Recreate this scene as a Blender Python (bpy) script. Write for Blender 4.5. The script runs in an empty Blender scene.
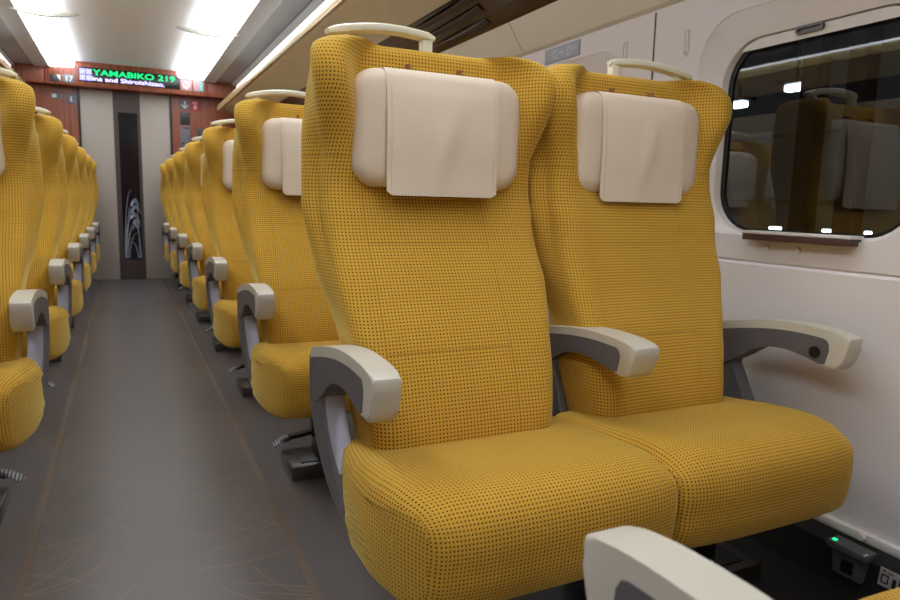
import bpy, bmesh, math, random
from mathutils import Vector, Matrix
random.seed(4)
SC = bpy.context.scene
COL = SC.collection
PI = math.pi

# ------------------------------------------------------------------ materials
def s2l(c):
    return tuple(((v/255)/12.92 if v/255 <= .04045 else ((v/255+.055)/1.055)**2.4) for v in c)

def mat(name, rgb, rough=.5, metal=0, emit=None, estr=0, sheen=0, noise=0, nscale=40, bump=0, bscale=300, coat=0, spec=.5):
    m = bpy.data.materials.new(name); m.use_nodes = True
    nt = m.node_tree; b = nt.nodes['Principled BSDF']
    c = s2l(rgb)
    b.inputs['Base Color'].default_value = (*c, 1)
    b.inputs['Roughness'].default_value = rough
    b.inputs['Metallic'].default_value = metal
    b.inputs['Specular IOR Level'].default_value = spec
    if sheen:
        b.inputs['Sheen Weight'].default_value = sheen
        b.inputs['Sheen Roughness'].default_value = .4
    if coat: b.inputs['Coat Weight'].default_value = coat
    if emit:
        b.inputs['Emission Color'].default_value = (*s2l(emit), 1)
        b.inputs['Emission Strength'].default_value = estr
    tc = nt.nodes.new('ShaderNodeTexCoord')
    if noise:
        n = nt.nodes.new('ShaderNodeTexNoise'); n.inputs['Scale'].default_value = nscale; n.inputs['Detail'].default_value = 6
        nt.links.new(tc.outputs['Object'], n.inputs['Vector'])
        r = nt.nodes.new('ShaderNodeMapRange'); r.inputs['To Min'].default_value = 1-noise; r.inputs['To Max'].default_value = 1+noise
        nt.links.new(n.outputs['Fac'], r.inputs['Value'])
        mx = nt.nodes.new('ShaderNodeVectorMath'); mx.operation = 'SCALE'; mx.inputs[0].default_value = c
        nt.links.new(r.outputs['Result'], mx.inputs['Scale']); nt.links.new(mx.outputs['Vector'], b.inputs['Base Color'])
    if bump:
        n = nt.nodes.new('ShaderNodeTexNoise'); n.inputs['Scale'].default_value = bscale; n.inputs['Detail'].default_value = 3
        nt.links.new(tc.outputs['Object'], n.inputs['Vector'])
        bp = nt.nodes.new('ShaderNodeBump'); bp.inputs['Strength'].default_value = bump; bp.inputs['Distance'].default_value = .002
        nt.links.new(n.outputs['Fac'], bp.inputs['Height']); nt.links.new(bp.outputs['Normal'], b.inputs['Normal'])
    return m

def fabric():
    m = bpy.data.materials.new('ochre_dotted_moquette'); m.use_nodes = True
    nt = m.node_tree; N = nt.nodes; L = nt.links; b = N['Principled BSDF']
    b.inputs['Roughness'].default_value = .85
    b.inputs['Specular IOR Level'].default_value = .15
    b.inputs['Sheen Weight'].default_value = .6
    b.inputs['Sheen Roughness'].default_value = .4
    b.inputs['Sheen Tint'].default_value = (1, .84, .3, 1)
    def mth(op, *a):
        n = N.new('ShaderNodeMath'); n.operation = op
        for i, v in enumerate(a):
            if isinstance(v, (int, float)): n.inputs[i].default_value = v
            else: L.new(v, n.inputs[i])
        return n.outputs[0]
    uv = N.new('ShaderNodeUVMap'); uv.uv_map = 'weave'
    sp = N.new('ShaderNodeSeparateXYZ'); L.new(uv.outputs[0], sp.inputs[0])
    G = .0073
    def cell(o):
        a = mth('DIVIDE', o, G); a = mth('FRACT', mth('ADD', a, 500.0)); a = mth('SUBTRACT', a, .5); return mth('MULTIPLY', a, a)
    d = mth('SQRT', mth('ADD', cell(sp.outputs[0]), cell(sp.outputs[1])))
    dot = N.new('ShaderNodeMapRange'); dot.interpolation_type = 'SMOOTHSTEP'
    dot.inputs['From Min'].default_value = .15; dot.inputs['From Max'].default_value = .31
    dot.inputs['To Min'].default_value = 1; dot.inputs['To Max'].default_value = 0
    L.new(d, dot.inputs['Value'])
    # seams: second map holds (x from centre, height, seam kind)
    ps = N.new('ShaderNodeUVMap'); ps.uv_map = 'seam'
    s2 = N.new('ShaderNodeSeparateXYZ'); L.new(ps.outputs[0], s2.inputs[0])
    ax = mth('ABSOLUTE', mth('ADD', s2.outputs[0], .03)); z = s2.outputs[1]
    def near(o, v, w): return mth('LESS_THAN', mth('ABSOLUTE', mth('SUBTRACT', o, v)), w)
    inner = mth('LESS_THAN', ax, .135)
    v1 = near(ax, .135, .0012)
    h1 = mth('MULTIPLY', near(z, .585, .0013), inner)
    h2 = mth('MULTIPLY', near(z, .955, .0011), mth('SUBTRACT', 1.0, inner))
    h3 = mth('MULTIPLY', near(z, .785, .0012), inner)
    seam = mth('MINIMUM', mth('ADD', mth('ADD', mth('ADD', v1, h1), h2), h3), 1.0)
    tc = N.new('ShaderNodeTexCoord')
    n = N.new('ShaderNodeTexNoise'); n.inputs['Scale'].default_value = 9; n.inputs['Detail'].default_value = 4
    L.new(tc.outputs['Object'], n.inputs['Vector'])
    cr = N.new('ShaderNodeMix'); cr.data_type = 'RGBA'
    cr.inputs['A'].default_value = (*s2l((201, 156, 56)), 1); cr.inputs['B'].default_value = (*s2l((215, 169, 66)), 1)
    L.new(n.outputs['Fac'], cr.inputs['Factor'])
    m1 = N.new('ShaderNodeMix'); m1.data_type = 'RGBA'; L.new(dot.outputs[0], m1.inputs['Factor'])
    L.new(cr.outputs['Result'], m1.inputs['A']); m1.inputs['B'].default_value = (*s2l((84, 46, 16)), 1)
    m2 = N.new('ShaderNodeMix'); m2.data_type = 'RGBA'; L.new(mth('MULTIPLY', seam, .55), m2.inputs['Factor'])
    L.new(m1.outputs['Result'], m2.inputs['A']); m2.inputs['B'].default_value = (*s2l((150, 106, 36)), 1)  # thin shadow along the seams, painted into the fabric colour
    L.new(m2.outputs['Result'], b.inputs['Base Color'])
    fn = N.new('ShaderNodeTexNoise'); fn.inputs['Scale'].default_value = 700; L.new(tc.outputs['Object'], fn.inputs['Vector'])
    h = mth('SUBTRACT', mth('MULTIPLY', fn.outputs['Fac'], .35), mth('ADD', dot.outputs[0], mth('MULTIPLY', seam, 2.5)))
    bp = N.new('ShaderNodeBump'); bp.inputs['Strength'].default_value = .45; bp.inputs['Distance'].default_value = .0012
    L.new(h, bp.inputs['Height']); L.new(bp.outputs['Normal'], b.inputs['Normal'])
    return m

def wood():
    m = bpy.data.materials.new('reddish_wood_panel'); m.use_nodes = True
    nt = m.node_tree; N = nt.nodes; L = nt.links; b = N['Principled BSDF']; b.inputs['Roughness'].default_value = .35
    tc = N.new('ShaderNodeTexCoord'); mp = N.new('ShaderNodeMapping'); mp.inputs['Scale'].default_value = (30, 30, 1.2)
    n = N.new('ShaderNodeTexNoise'); n.inputs['Scale'].default_value = 2; n.inputs['Detail'].default_value = 8
    r = N.new('ShaderNodeValToRGB'); r.color_ramp.elements[0].color = (*s2l((118, 58, 38)), 1); r.color_ramp.elements[1].color = (*s2l((165, 92, 64)), 1)
    r.color_ramp.elements[0].position = .3; r.color_ramp.elements[1].position = .7
    L.new(tc.outputs['Object'], mp.inputs[0]); L.new(mp.outputs[0], n.inputs['Vector']); L.new(n.outputs['Fac'], r.inputs[0]); L.new(r.outputs[0], b.inputs['Base Color'])
    return m

def glassy(name, tint, ior, rough=0):
    m = bpy.data.materials.new(name); m.use_nodes = True
    nt = m.node_tree; N = nt.nodes; L = nt.links
    N.remove(N['Principled BSDF'])
    t = N.new('ShaderNodeBsdfTransparent'); t.inputs[0].default_value = (*tint, 1)
    g = N.new('ShaderNodeBsdfGlossy'); g.inputs['Roughness'].default_value = rough
    f = N.new('ShaderNodeFresnel'); f.inputs['IOR'].default_value = ior
    x = N.new('ShaderNodeMixShader'); L.new(f.outputs[0], x.inputs[0]); L.new(t.outputs[0], x.inputs[1]); L.new(g.outputs[0], x.inputs[2])
    L.new(x.outputs[0], N['Material Output'].inputs['Surface'])
    return m

def stripes_mat():
    m = bpy.data.materials.new('ridged_silver'); m.use_nodes = True
    nt = m.node_tree; N = nt.nodes; L = nt.links; b = N['Principled BSDF']; b.inputs['Roughness'].default_value = .5; b.inputs['Metallic'].default_value = .6
    tc = N.new('ShaderNodeTexCoord'); w = N.new('ShaderNodeTexWave'); w.inputs['Scale'].default_value = 38; w.bands_direction = 'X'
    r = N.new('ShaderNodeValToRGB'); r.color_ramp.elements[0].color = (.03, .03, .03, 1); r.color_ramp.elements[1].color = (.22, .22, .23, 1); r.color_ramp.interpolation = 'CONSTANT'; r.color_ramp.elements[1].position = .4
    L.new(tc.outputs['Object'], w.inputs['Vector']); L.new(w.outputs['Fac'], r.inputs[0]); L.new(r.outputs[0], b.inputs['Base Color'])
    return m

M = dict(
    fabric=fabric(), wood=wood(),
    cream=mat('cream_plastic', (206, 202, 187), .32, bump=.05, bscale=900),
    handle=mat('cream_handle_plastic', (226, 220, 196), .35),
    panel=mat('dark_grey_plastic', (98, 97, 100), .5, bump=.15, bscale=1500),
    strut=mat('graphite_paint', (96, 96, 99), .38),
    lining=mat('silver_lilac_lit_metal', (168, 168, 182), .32, metal=.2),  # lighter metal inside the strut, its lilac is reflected light put into the colour
    black=mat('black_plastic', (20, 20, 21), .4),
    leg=mat('black_steel', (34, 33, 34), .35, metal=.4),
    base=mat('brushed_foot_steel', (84, 80, 78), .3, metal=.6),
    ridged=stripes_mat(),
    leather=mat('beige_leather', (220, 202, 178), .55, bump=.12, bscale=350, noise=.03, nscale=20),
    cloth=mat('beige_cloth', (226, 209, 186), .7, bump=.2, bscale=900, noise=.03, nscale=15),
    tab=mat('brown_tab', (140, 95, 50), .6),
    wall=mat('pale_wall_panel', (234, 228, 226), .42, bump=.06, bscale=700),
    wallseam=mat('panel_gap', (96, 84, 76), .7),
    band=mat('cream_cove_panel', (236, 232, 218), .4),
    under=mat('beige_rack_underside', (238, 230, 208), .35),
    ceil=mat('matte_ceiling', (240, 238, 234), .6),
    ceilstrip=mat('light_grey_trim', (206, 205, 206), .5),
    gloss=mat('glossy_grey_ceiling', (176, 176, 182), .12),
    lipband=mat('golden_edge_trim', (206, 184, 130), .16, metal=.25),
    duct=mat('glossy_dark_brown', (62, 44, 36), .16),
    lamp=mat('lamp_diffuser', (255, 255, 255), .5, emit=(240, 246, 255), estr=8.0),
    racklamp=mat('strip_lamp', (255, 255, 255), .5, emit=(230, 242, 255), estr=2.4),
    beige=mat('beige_door_panel', (182, 172, 160), .5, noise=.02),
    dkdoor=mat('dark_door_strip', (74, 62, 58), .4),
    gasket=mat('black_rubber', (12, 12, 13), .4),
    white=mat('white_plastic', (226, 222, 216), .4),
    sillbrown=mat('dark_brown_sill', (78, 56, 52), .4),
    signgrey=mat('sign_grey', (112, 116, 122), .5), signblue=mat('sign_blue_grey', (176, 184, 200), .5),
    signpale=mat('sign_pale', (150, 146, 146), .5), signwhite=mat('sign_white', (226, 224, 222), .5), signdark=mat('sign_dark', (52, 50, 52), .4),
    signred=mat('sign_red', (196, 52, 62), .5), signteal=mat('sign_teal', (120, 190, 180), .5), signpink=mat('sign_pink', (216, 120, 120), .5),
    ledblack=mat('display_black', (10, 8, 10), .3),
    ledgreen=mat('led_green', (0, 40, 20), .5, emit=(20, 230, 130), estr=2.0),
    ledwhite=mat('led_white', (60, 60, 80), .5, emit=(215, 205, 255), estr=2.6),
    ledblue=mat('led_blue', (60, 60, 120), .5, emit=(160, 160, 255), estr=3),
    ledtiny=mat('green_pilot_light', (0, 80, 40), .5, emit=(20, 255, 140), estr=3),
    kick=mat('black_kick_panel', (26, 24, 23), .6, bump=.1),
    etched=mat('etched_frost', (196, 208, 226), .6),
    inlay=mat('tan_floor_inlay', (106, 90, 76), .5),
    inlayline=mat('tan_floor_line', (138, 124, 104), .5),
    outer=mat('dark_concrete', (120, 122, 118), .8, noise=.2, nscale=3),
    outlamp=mat('outside_lamp', (255, 255, 255), .5, emit=(225, 240, 255), estr=9),
    glass=glassy('train_window_glass', (.6, .63, .6), 2.1),
    doorglass=mat('dark_door_glass', (22, 22, 26), .08),
)
def floor_mat():
    m = mat('speckled_grey_floor', (96, 90, 86), .30, bump=.25, bscale=260)
    nt = m.node_tree; N = nt.nodes; L = nt.links; b = N['Principled BSDF']
    tc = N.new('ShaderNodeTexCoord')
    n = N.new('ShaderNodeTexNoise'); n.inputs['Scale'].default_value = 320; n.inputs['Detail'].default_value = 2
    n2 = N.new('ShaderNodeTexNoise'); n2.inputs['Scale'].default_value = 3; n2.inputs['Detail'].default_value = 5
    L.new(tc.outputs['Object'], n.inputs['Vector']); L.new(tc.outputs['Object'], n2.inputs['Vector'])
    r = N.new('ShaderNodeValToRGB'); r.color_ramp.elements[0].position = .3; r.color_ramp.elements[1].position = .72
    r.color_ramp.elements[0].color = (*s2l((74, 70, 69)), 1); r.color_ramp.elements[1].color = (*s2l((126, 120, 118)), 1)
    L.new(n.outputs['Fac'], r.inputs[0])
    mx = N.new('ShaderNodeMix'); mx.data_type = 'RGBA'; mx.inputs['Factor'].default_value = .3
    r2 = N.new('ShaderNodeValToRGB'); r2.color_ramp.elements[0].color = (*s2l((78, 75, 74)), 1); r2.color_ramp.elements[1].color = (*s2l((112, 107, 105)), 1)
    L.new(n2.outputs['Fac'], r2.inputs[0])
    L.new(r.outputs[0], mx.inputs['A']); L.new(r2.outputs[0], mx.inputs['B']); L.new(mx.outputs['Result'], b.inputs['Base Color'])
    return m
M['floor'] = floor_mat()

# ------------------------------------------------------------------ mesh helpers
def link(name, bm, m, parent=None, off=(0, 0, 0), smooth=True, mir=1, angle=40):
    """link bm as one mesh object; off is subtracted so the mesh is local to its thing; mir mirrors x"""
    o3 = Vector(off)
    for v in bm.verts:
        v.co = Vector((v.co.x*mir, v.co.y, v.co.z)) - o3
    bmesh.ops.recalc_face_normals(bm, faces=bm.faces[:])
    if smooth:
        for f in bm.faces: f.smooth = True
        for e in bm.edges:
            if len(e.link_faces) == 2 and e.calc_face_angle(0) > math.radians(angle): e.smooth = False
    me = bpy.data.meshes.new(name); bm.to_mesh(me); bm.free()
    for k in (m if isinstance(m, (list, tuple)) else [m]): me.materials.append(k)
    o = bpy.data.objects.new(name, me); COL.objects.link(o)
    if parent: o.parent = parent
    return o

def empty(name, loc):
    o = bpy.data.objects.new(name, None); COL.objects.link(o); o.location = loc; o.empty_display_size = .05
    return o
def tag(o, label, cat, group=None):
    o['label'] = label; o['category'] = cat
    if group: o['group'] = group
    return o
def struct(o): o['kind'] = 'structure'; return o

def box(bm, x0, x1, y0, y1, z0, z1, bev=0, seg=2):
    vs = [bm.verts.new((x, y, z)) for x in (x0, x1) for y in (y0, y1) for z in (z0, z1)]
    F = [(0, 1, 3, 2), (4, 6, 7, 5), (0, 4, 5, 1), (2, 3, 7, 6), (0, 2, 6, 4), (1, 5, 7, 3)]
    fs = [bm.faces.new([vs[i] for i in f]) for f in F]
    if bev:
        es = list({e for f in fs for e in f.edges})
        bmesh.ops.bevel(bm, geom=es, offset=bev, segments=seg, affect='EDGES', profile=.5)

def bx(*a, bev=0, seg=2):
    bm = bmesh.new(); box(bm, *a, bev=bev, seg=seg); return bm

def spline(pts, n):
    """Catmull-Rom through pts -> list"""
    P = [Vector(p) for p in pts]; out = []
    for i in range(len(P)-1):
        a = P[i-1] if i else P[0]*2-P[1]; b = P[i]; c = P[i+1]; d = P[i+2] if i+2 < len(P) else P[-1]*2-P[-2]
        for k in range(n):
            t = k/n
            out.append(.5*((2*b)+(c-a)*t+(2*a-5*b+4*c-d)*t*t+(3*b-a-3*c+d)*t**3))
    out.append(P[-1]); return out

def extrude_yz(bm, poly, x0, x1, bev=0, seg=2):
    """polygon of (y,z) extruded in x, with bevelled outline edges"""
    a = [bm.verts.new((x0, y, z)) for y, z in poly]; b = [bm.verts.new((x1, y, z)) for y, z in poly]
    n = len(poly); fa = bm.faces.new(a); fb = bm.faces.new(b[::-1])
    for i in range(n): bm.faces.new((a[i], b[i], b[(i+1) % n], a[(i+1) % n]))
    if bev:
        es = list(fa.edges)+list(fb.edges)
        bmesh.ops.bevel(bm, geom=es, offset=bev, segments=seg, affect='EDGES', profile=.5)

def extrude_xz(bm, poly, y0, y1, bev=0):
    a = [bm.verts.new((x, y0, z)) for x, z in poly]; b = [bm.verts.new((x, y1, z)) for x, z in poly]
    n = len(poly); fa = bm.faces.new(a); fb = bm.faces.new(b[::-1])
    for i in range(n): bm.faces.new((a[i], b[i], b[(i+1) % n], a[(i+1) % n]))
    if bev: bmesh.ops.bevel(bm, geom=list(fa.edges)+list(fb.edges), offset=bev, segments=2, affect='EDGES', profile=.5)

def loft(bm, rings, closed=True, cap0=True, cap1=True):
    R = [[bm.verts.new(p) for p in r] for r in rings]; n = len(R[0])
    for i in range(len(R)-1):
        for j in range(n if closed else n-1):
            k = (j+1) % n; bm.faces.new((R[i][j], R[i][k], R[i+1][k], R[i+1][j]))
    if cap0: bm.faces.new(R[0][::-1])
    if cap1: bm.faces.new(R[-1])
    return R

def sweep(bm, path, w, h, up=Vector((0, 0, 1)), n=12, taper=None):
    """superellipse section w (side) x h (up) swept along path"""
    P = [Vector(p) for p in path]; rings = []
    for i, p in enumerate(P):
        t = (P[min(i+1, len(P)-1)]-P[max(i-1, 0)]).normalized()
        s = t.cross(up).normalized(); u = s.cross(t).normalized(); k = taper(i/(len(P)-1)) if taper else 1
        ring = []
        for j in range(n):
            a = 2*PI*j/n; c, q = math.cos(a), math.sin(a)
            ring.append(p + s*(w/2*k*math.copysign(abs(c)**.7, c)) + u*(h/2*k*math.copysign(abs(q)**.7, q)))
        rings.append(ring)
    loft(bm, rings)

def cyl(bm, p0, p1, r, n=16, r1=None):
    p0, p1 = Vector(p0), Vector(p1); t = (p1-p0).normalized(); s = t.orthogonal().normalized(); u = t.cross(s)
    rr = [r, r if r1 is None else r1]
    loft(bm, [[p+(s*math.cos(2*PI*j/n)+u*math.sin(2*PI*j/n))*q for j in range(n)] for p, q in ((p0, rr[0]), (p1, rr[1]))])

def rrect(a0, a1, b0, b1, r, n=8):
    """rounded rectangle points (a,b), counter-clockwise, 4*(n+1) points"""
    out = []
    for ca, cb, s in ((a1-r, b1-r, 0), (a0+r, b1-r, PI/2), (a0+r, b0+r, PI), (a1-r, b0+r, 3*PI/2)):
        for k in range(n+1):
            t = s+PI/2*k/n; out.append((ca+r*math.cos(t), cb+r*math.sin(t)))
    return out

def lerp_tab(tab, z):
    if z <= tab[0][0]: return tab[0][1]
    for (a, u), (b, v) in zip(tab, tab[1:]):
        if z <= b:
            t = (z-a)/(b-a); t = t*t*(3-2*t)*.35+t*.65; return u+(v-u)*t
    return tab[-1][1]

# ------------------------------------------------------------------ seat parts (authored at row one, right of the aisle)
HW = [(.34, .190), (.42, .194), (.60, .215), (.72, .252), (.85, .273), (1.0, .267), (1.09, .255), (1.13, .247), (1.16, .245), (1.185, .232)]
YC = [(.34, 1.11), (.42, 1.095), (.50, 1.115), (.60, 1.162), (.70, 1.228), (.80, 1.292), (.90, 1.335), (1.0, 1.345), (1.1, 1.350), (1.2, 1.352)]
WF = [(.34, .0), (.5, .006), (.65, .006), (.8, .004), (.9, .010), (1.0, .042), (1.07, .084), (1.12, .092), (1.15, .080), (1.175, .058), (1.2, .040)]
YR = [(.34, 1.25), (.45, 1.27), (.6, 1.32), (.8, 1.40), (1.0, 1.435), (1.2, 1.445)]
def smooth_tab(tab, z):
    s = 0
    for d in (-.03, -.015, 0, .015, .03): s += lerp_tab(tab, z+d)
    return s/5
def section(z, inset):
    hw = lerp_tab(HW, z)-inset; yc = smooth_tab(YC, z)+inset; wf = smooth_tab(WF, z); yr = smooth_tab(YR, z)-inset
    tp = .028*max(0, min(1, (z-.62)/.2))*max(-.9, min(1, (1.05-z)/.08))*min(1, max(0, (1.20-z)/.05)); hf = hw-tp
    def front(x):
        t = max(0, min(1, (abs(x)-hf+.118)/.075)); t = t*t*(3-2*t); return yc-wf*t
    rc = .040; half = []
    for k in range(17):
        x = (hf-rc)*k/16; half.append((x, front(x)))
    yf = front(hf)
    for k in range(1, 9):
        a = PI/2*k/8; half.append((hf-rc+rc*math.sin(a), yf+rc*(1-math.cos(a))))
    rr = .030; ys = yf+rc; ye = yr-rr
    for k in range(1, 6):
        t = k/5; half.append((hf+tp*math.sin(PI/2*t), ys+(ye-ys)*t))
    for k in range(1, 6):
        a = PI/2*k/5; half.append((hw-rr*(1-math.cos(a)), ye+rr*math.sin(a)))
    for k in range(1, 6):
        half.append(((hw-rr)*(1-k/5), yr))
    return half                     # from front centre (x=0) to rear centre (x=0)

def make_backrest(cx, lean=0):
    bm = bmesh.new(); uvl = bm.loops.layers.uv.new('weave'); uvs = bm.loops.layers.uv.new('seam')
    rows = []
    z0, zt, r = .372, 1.183, .022
    zs = [(z0-.014, .055), (z0-.012, .040), (z0-.006, .022), (z0+.004, .009), (z0+.018, .002)]
    nz = 44; z0 += .018
    zs += [(z0+(zt-r-z0)*k/nz, 0) for k in range(1, nz+1)]
    zs += [(zt-r+r*math.sin(PI/2*k/5), r*(1-math.cos(PI/2*k/5))) for k in range(1, 6)]
    for z, ins in zs:
        half = section(z, ins)
        loop = [(x, y, 1) for x, y in half]+[(-x, y, -1) for x, y in half[-2:0:-1]]
        rows.append((z, loop, half))
    n = len(rows[0][1]); nh = len(rows[0][2])
    V = []; UV = []; vv = 0; prev = None
    for z, loop, half in rows:
        p = Vector((0, half[0][1], z))
        if prev is not None: vv += (p-prev).length
        prev = p
        acc = [0]
        for a, b in zip(half, half[1:]): acc.append(acc[-1]+math.hypot(b[0]-a[0], b[1]-a[1]))
        us = acc+[-a for a in acc[-2:0:-1]]
        w_ = math.exp(-((z-.86)/.13)**2)*.036 if lean else 0
        lo = max(0, min(1, (.70-z)/.2)); k_ = 1+.5*w_-.05*lo if lean else 1; d_ = .034 if lean else .012
        V.append([bm.verts.new((cx+x*k_-d_*lo+(.2*w_ if lean else 0), y+lean*(z-.75)-w_, z)) for x, y, s in loop]); UV.append([(u, vv) for u in us])
    for i in range(len(V)-1):
        for j in range(n):
            k = (j+1) % n
            f = bm.faces.new((V[i][j], V[i][k], V[i+1][k], V[i+1][j]))
            for lp, (a, b) in zip(f.loops, ((i, j), (i, k), (i+1, k), (i+1, j))):
                u, v = UV[a][b]
                if j == nh-1 and b == j: u = -abs(u)
                lp[uvl].uv = (u, v); lp[uvs].uv = (u, V[a][b].co.z)
    for ring, zz in ((V[0][::-1], -1), (V[-1], 1)):
        f = bm.faces.new(ring)
        for lp in f.loops:
            lp[uvl].uv = (lp.vert.co.x-cx, lp.vert.co.y); lp[uvs].uv = (.05, .5)
    return bm

OUT = [(.79, .030), (.84, .016), (.90, -.006), (.97, -.022), (1.05, -.026), (1.13, -.012), (1.20, .004), (1.25, .006)]
def make_cushion(x0, x1, outer):
    cx = (x0+x1)/2; hw = (x1-x0)/2
    prof = spline([(1.235, .365), (1.215, .410), (1.12, .425), (1.00, .443), (.90, .447), (.845, .437), (.812, .412), (.800, .375),
                   (.803, .335), (.808, .300), (.830, .264), (.90, .256), (1.05, .268), (1.17, .280), (1.225, .312), (1.235, .365)], 4)[:-1]
    n = len(prof)
    nrm = []
    for i in range(n):
        t = (prof[(i+1) % n]-prof[i-1]).normalized(); nrm.append(Vector((t.y, -t.x)))
    c = sum(prof, Vector((0, 0)))/n
    if nrm[0].dot(prof[0]-c) < 0: nrm = [-v for v in nrm]
    arc = [0]
    for i in range(n): arc.append(arc[-1]+(prof[(i+1) % n]-prof[i]).length)
    R = .022; xs = []
    for k in range(7): a = PI/2*k/6; xs.append((-hw+R*(1-math.cos(a)), R*(1-math.sin(a))))
    xs = [(-hw-.004, -1)]+[(-hw, R)]+xs[1:]
    for k in range(1, 14): xs.append((-hw+R+(2*hw-2*R)*k/14, 0))
    xs += [(-x, i) for x, i in xs[:8][::-1]]
    bm = bmesh.new(); uvl = bm.loops.layers.uv.new('weave'); uvs = bm.loops.layers.uv.new('seam')
    G = []
    for x, ins in xs:
        row = []
        e = min(1, abs(x)/hw)
        for i in range(n):
            q = prof[i]-nrm[i]*ins if ins >= 0 else c+(prof[i]-c)*.55
            top = max(0, min(1, (q.y-.40)/.04))
            z = q.y-.010*top*(1-e*e)*max(0, min(1, (q.x-.84)/.12)) if abs(x) < hw else q.y
            y = q.x+(.016*e**4 if q.x < .95 else 0)
            z -= .020*e**8*top
            w = max(0, outer*x/hw)**2.5; xx = x-outer*w*lerp_tab(OUT, y)
            row.append(bm.verts.new((cx+xx, y, z)))
        G.append(row)
    uacc = [0]
    for a, b in zip(xs, xs[1:]): uacc.append(uacc[-1]+math.hypot(b[0]-a[0], (b[1]-a[1])))
    mid = uacc[-1]/2
    for i in range(len(G)-1):
        side = i < 3 or i >= len(G)-4
        for j in range(n):
            k = (j+1) % n
            f = bm.faces.new((G[i][j], G[i][k], G[i+1][k], G[i+1][j]))
            for lp, (a, b) in zip(f.loops, ((i, j), (i, j+1), (i+1, j+1), (i+1, j))):
                if side: lp[uvl].uv = (lp.vert.co.y*1.06, lp.vert.co.z*1.06)
                else: lp[uvl].uv = ((uacc[a]-mid)*1.06, arc[b]*1.06)
                lp[uvs].uv = (.05, .1)
    for r in (G[0][::-1], G[-1]):
        f = bm.faces.new(r)
        for lp in f.loops: lp[uvl].uv = (lp.vert.co.y, lp.vert.co.z); lp[uvs].uv = (.05, .1)
    return bm

PW, PZ0, PZ1, PY = .189, .896, 1.128, 1.290      # pillow half width, bottom, top, front face
def pillow_front(x, z, zc=(PZ0+PZ1)/2, hz=(PZ1-PZ0)/2):
    return PY-.010*max(0, 1-(x/PW)**2)*max(0, 1-((z-zc)/hz)**2)
def make_pillow(cx):
    bm = bmesh.new(); r = .028; rings = []
    def ring(ins, y):
        rc = max(.05-ins*.8, .006)
        return [(cx+a, y if y is not None else pillow_front(a, b), b) for a, b in rrect(-PW+ins, PW-ins, PZ0+ins, PZ1-ins, rc, 6)]
    rings.append(ring(.02, PY+.066)); rings.append(ring(.006, PY+.060)); rings.append(ring(0, PY+.048))
    for k in range(0, 6):
        a = PI/2*k/5; ins = r*(1-math.cos(a)); y = PY+r*(1-math.sin(a))
        rings.append([(x, y+(pillow_front(x-cx, z)-PY)*math.sin(a), z) for x, _, z in ring(ins, 0)])
    for ins in (.045, .065, .085, .1): rings.append(ring(ins, None))
    loft(bm, rings)
    return bm
def make_cover(cx):
    cx -= .004; bm = bmesh.new(); W = .124
    path = [(PY+.050, PZ1-.004), (PY+.040, PZ1+.0025), (PY+.028, PZ1+.0032)]
    for k in range(1, 6):
        a = PI/2*k/5; path.append((PY+.028-.0314*math.sin(a), PZ1-.028+.0312*math.cos(a)))
    for k in range(1, 17): path.append((None, PZ1-.028-(PZ1-.028-.880)*k/16))
    nx = 20; grid = []
    for i, (y, z) in enumerate(path):
        row = []
        for j in range(nx+1):
            x = -W+2*W*j/nx; w = W
            low = max(0, min(1, (PZ1-.03-z)/.2))
            if y is None:
                yy = pillow_front(x, max(z, PZ0+.035))-.0034-.006*low
                yy -= .007*math.exp(-((x-.035+low*.05)/.02)**2)*math.sin(PI*low)+.003*math.exp(-((x+.05-low*.02)/.03)**2)*low
            else: yy = y
            zz = z
            if i == len(path)-1:                 # clipped bottom corners
                zz += .008*max(0, (abs(x)-W+.012)/.012)
            row.append(bm.verts.new((cx+x, yy, zz)))
        grid.append(row)
    for i in range(len(grid)-1):
        for j in range(nx): bm.faces.new((grid[i][j], grid[i][j+1], grid[i+1][j+1], grid[i+1][j]))
    bmesh.ops.recalc_face_normals(bm, faces=bm.faces[:])
    g = bmesh.ops.solidify(bm, geom=bm.faces[:], thickness=.0012)
    # hem fold lines down both sides
    for s in (-1, 1):
        x = cx+s*(W-.010)
        pts = [(x, pillow_front(s*(W-.01), max(z, PZ0+.035))-.0046-.006*max(0, min(1, (PZ1-.03-z)/.2)), z) for z in [PZ1-.035-(.2)*k/12 for k in range(13)]]
        sweep(bm, pts, .0012, .0010, up=Vector((0, 1, 0)), n=6)
    return bm

def arm_curve():
    top = spline([(1.325, .572), (1.25, .590), (1.16, .606), (1.08, .613), (1.00, .611), (.948, .603)], 4)
    nose = [Vector(p) for p in ((.942, .600), (.940, .594), (.944, .575), (.953, .545), (.960, .531), (.968, .525))]
    bot = spline([(.985, .527), (1.03, .540), (1.10, .550), (1.17, .538), (1.23, .500), (1.29, .470), (1.325, .470)], 4)
    return top, nose, bot
def make_arm(x0, x1, dy, mid=False):
    top, nose, bot = arm_curve()
    fz = (lambda z: .601+(z-.601)*.84) if mid else (lambda z: z)
    P = [(v.x+dy, fz(v.y)) for v in top+nose+bot]
    bm = bmesh.new(); extrude_yz(bm, P, x0, x1, bev=.006, seg=3)
    pan = bmesh.new()
    t2 = [(v.x+dy, v.y-.020) for v in top if v.x > .99]; 
    n2 = [(.992+dy, .588), (.986+dy, .578), (.985+dy, .565), (.992+dy, .534)]
    b2 = [(v.x+dy, v.y-.0015) for v in bot if v.x > 1.0]
    extrude_yz(pan, [(y, fz(z)) for y, z in t2+n2+b2], x0-.0012, x1+.0012, bev=.0008, seg=1)
    return bm, pan
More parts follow.
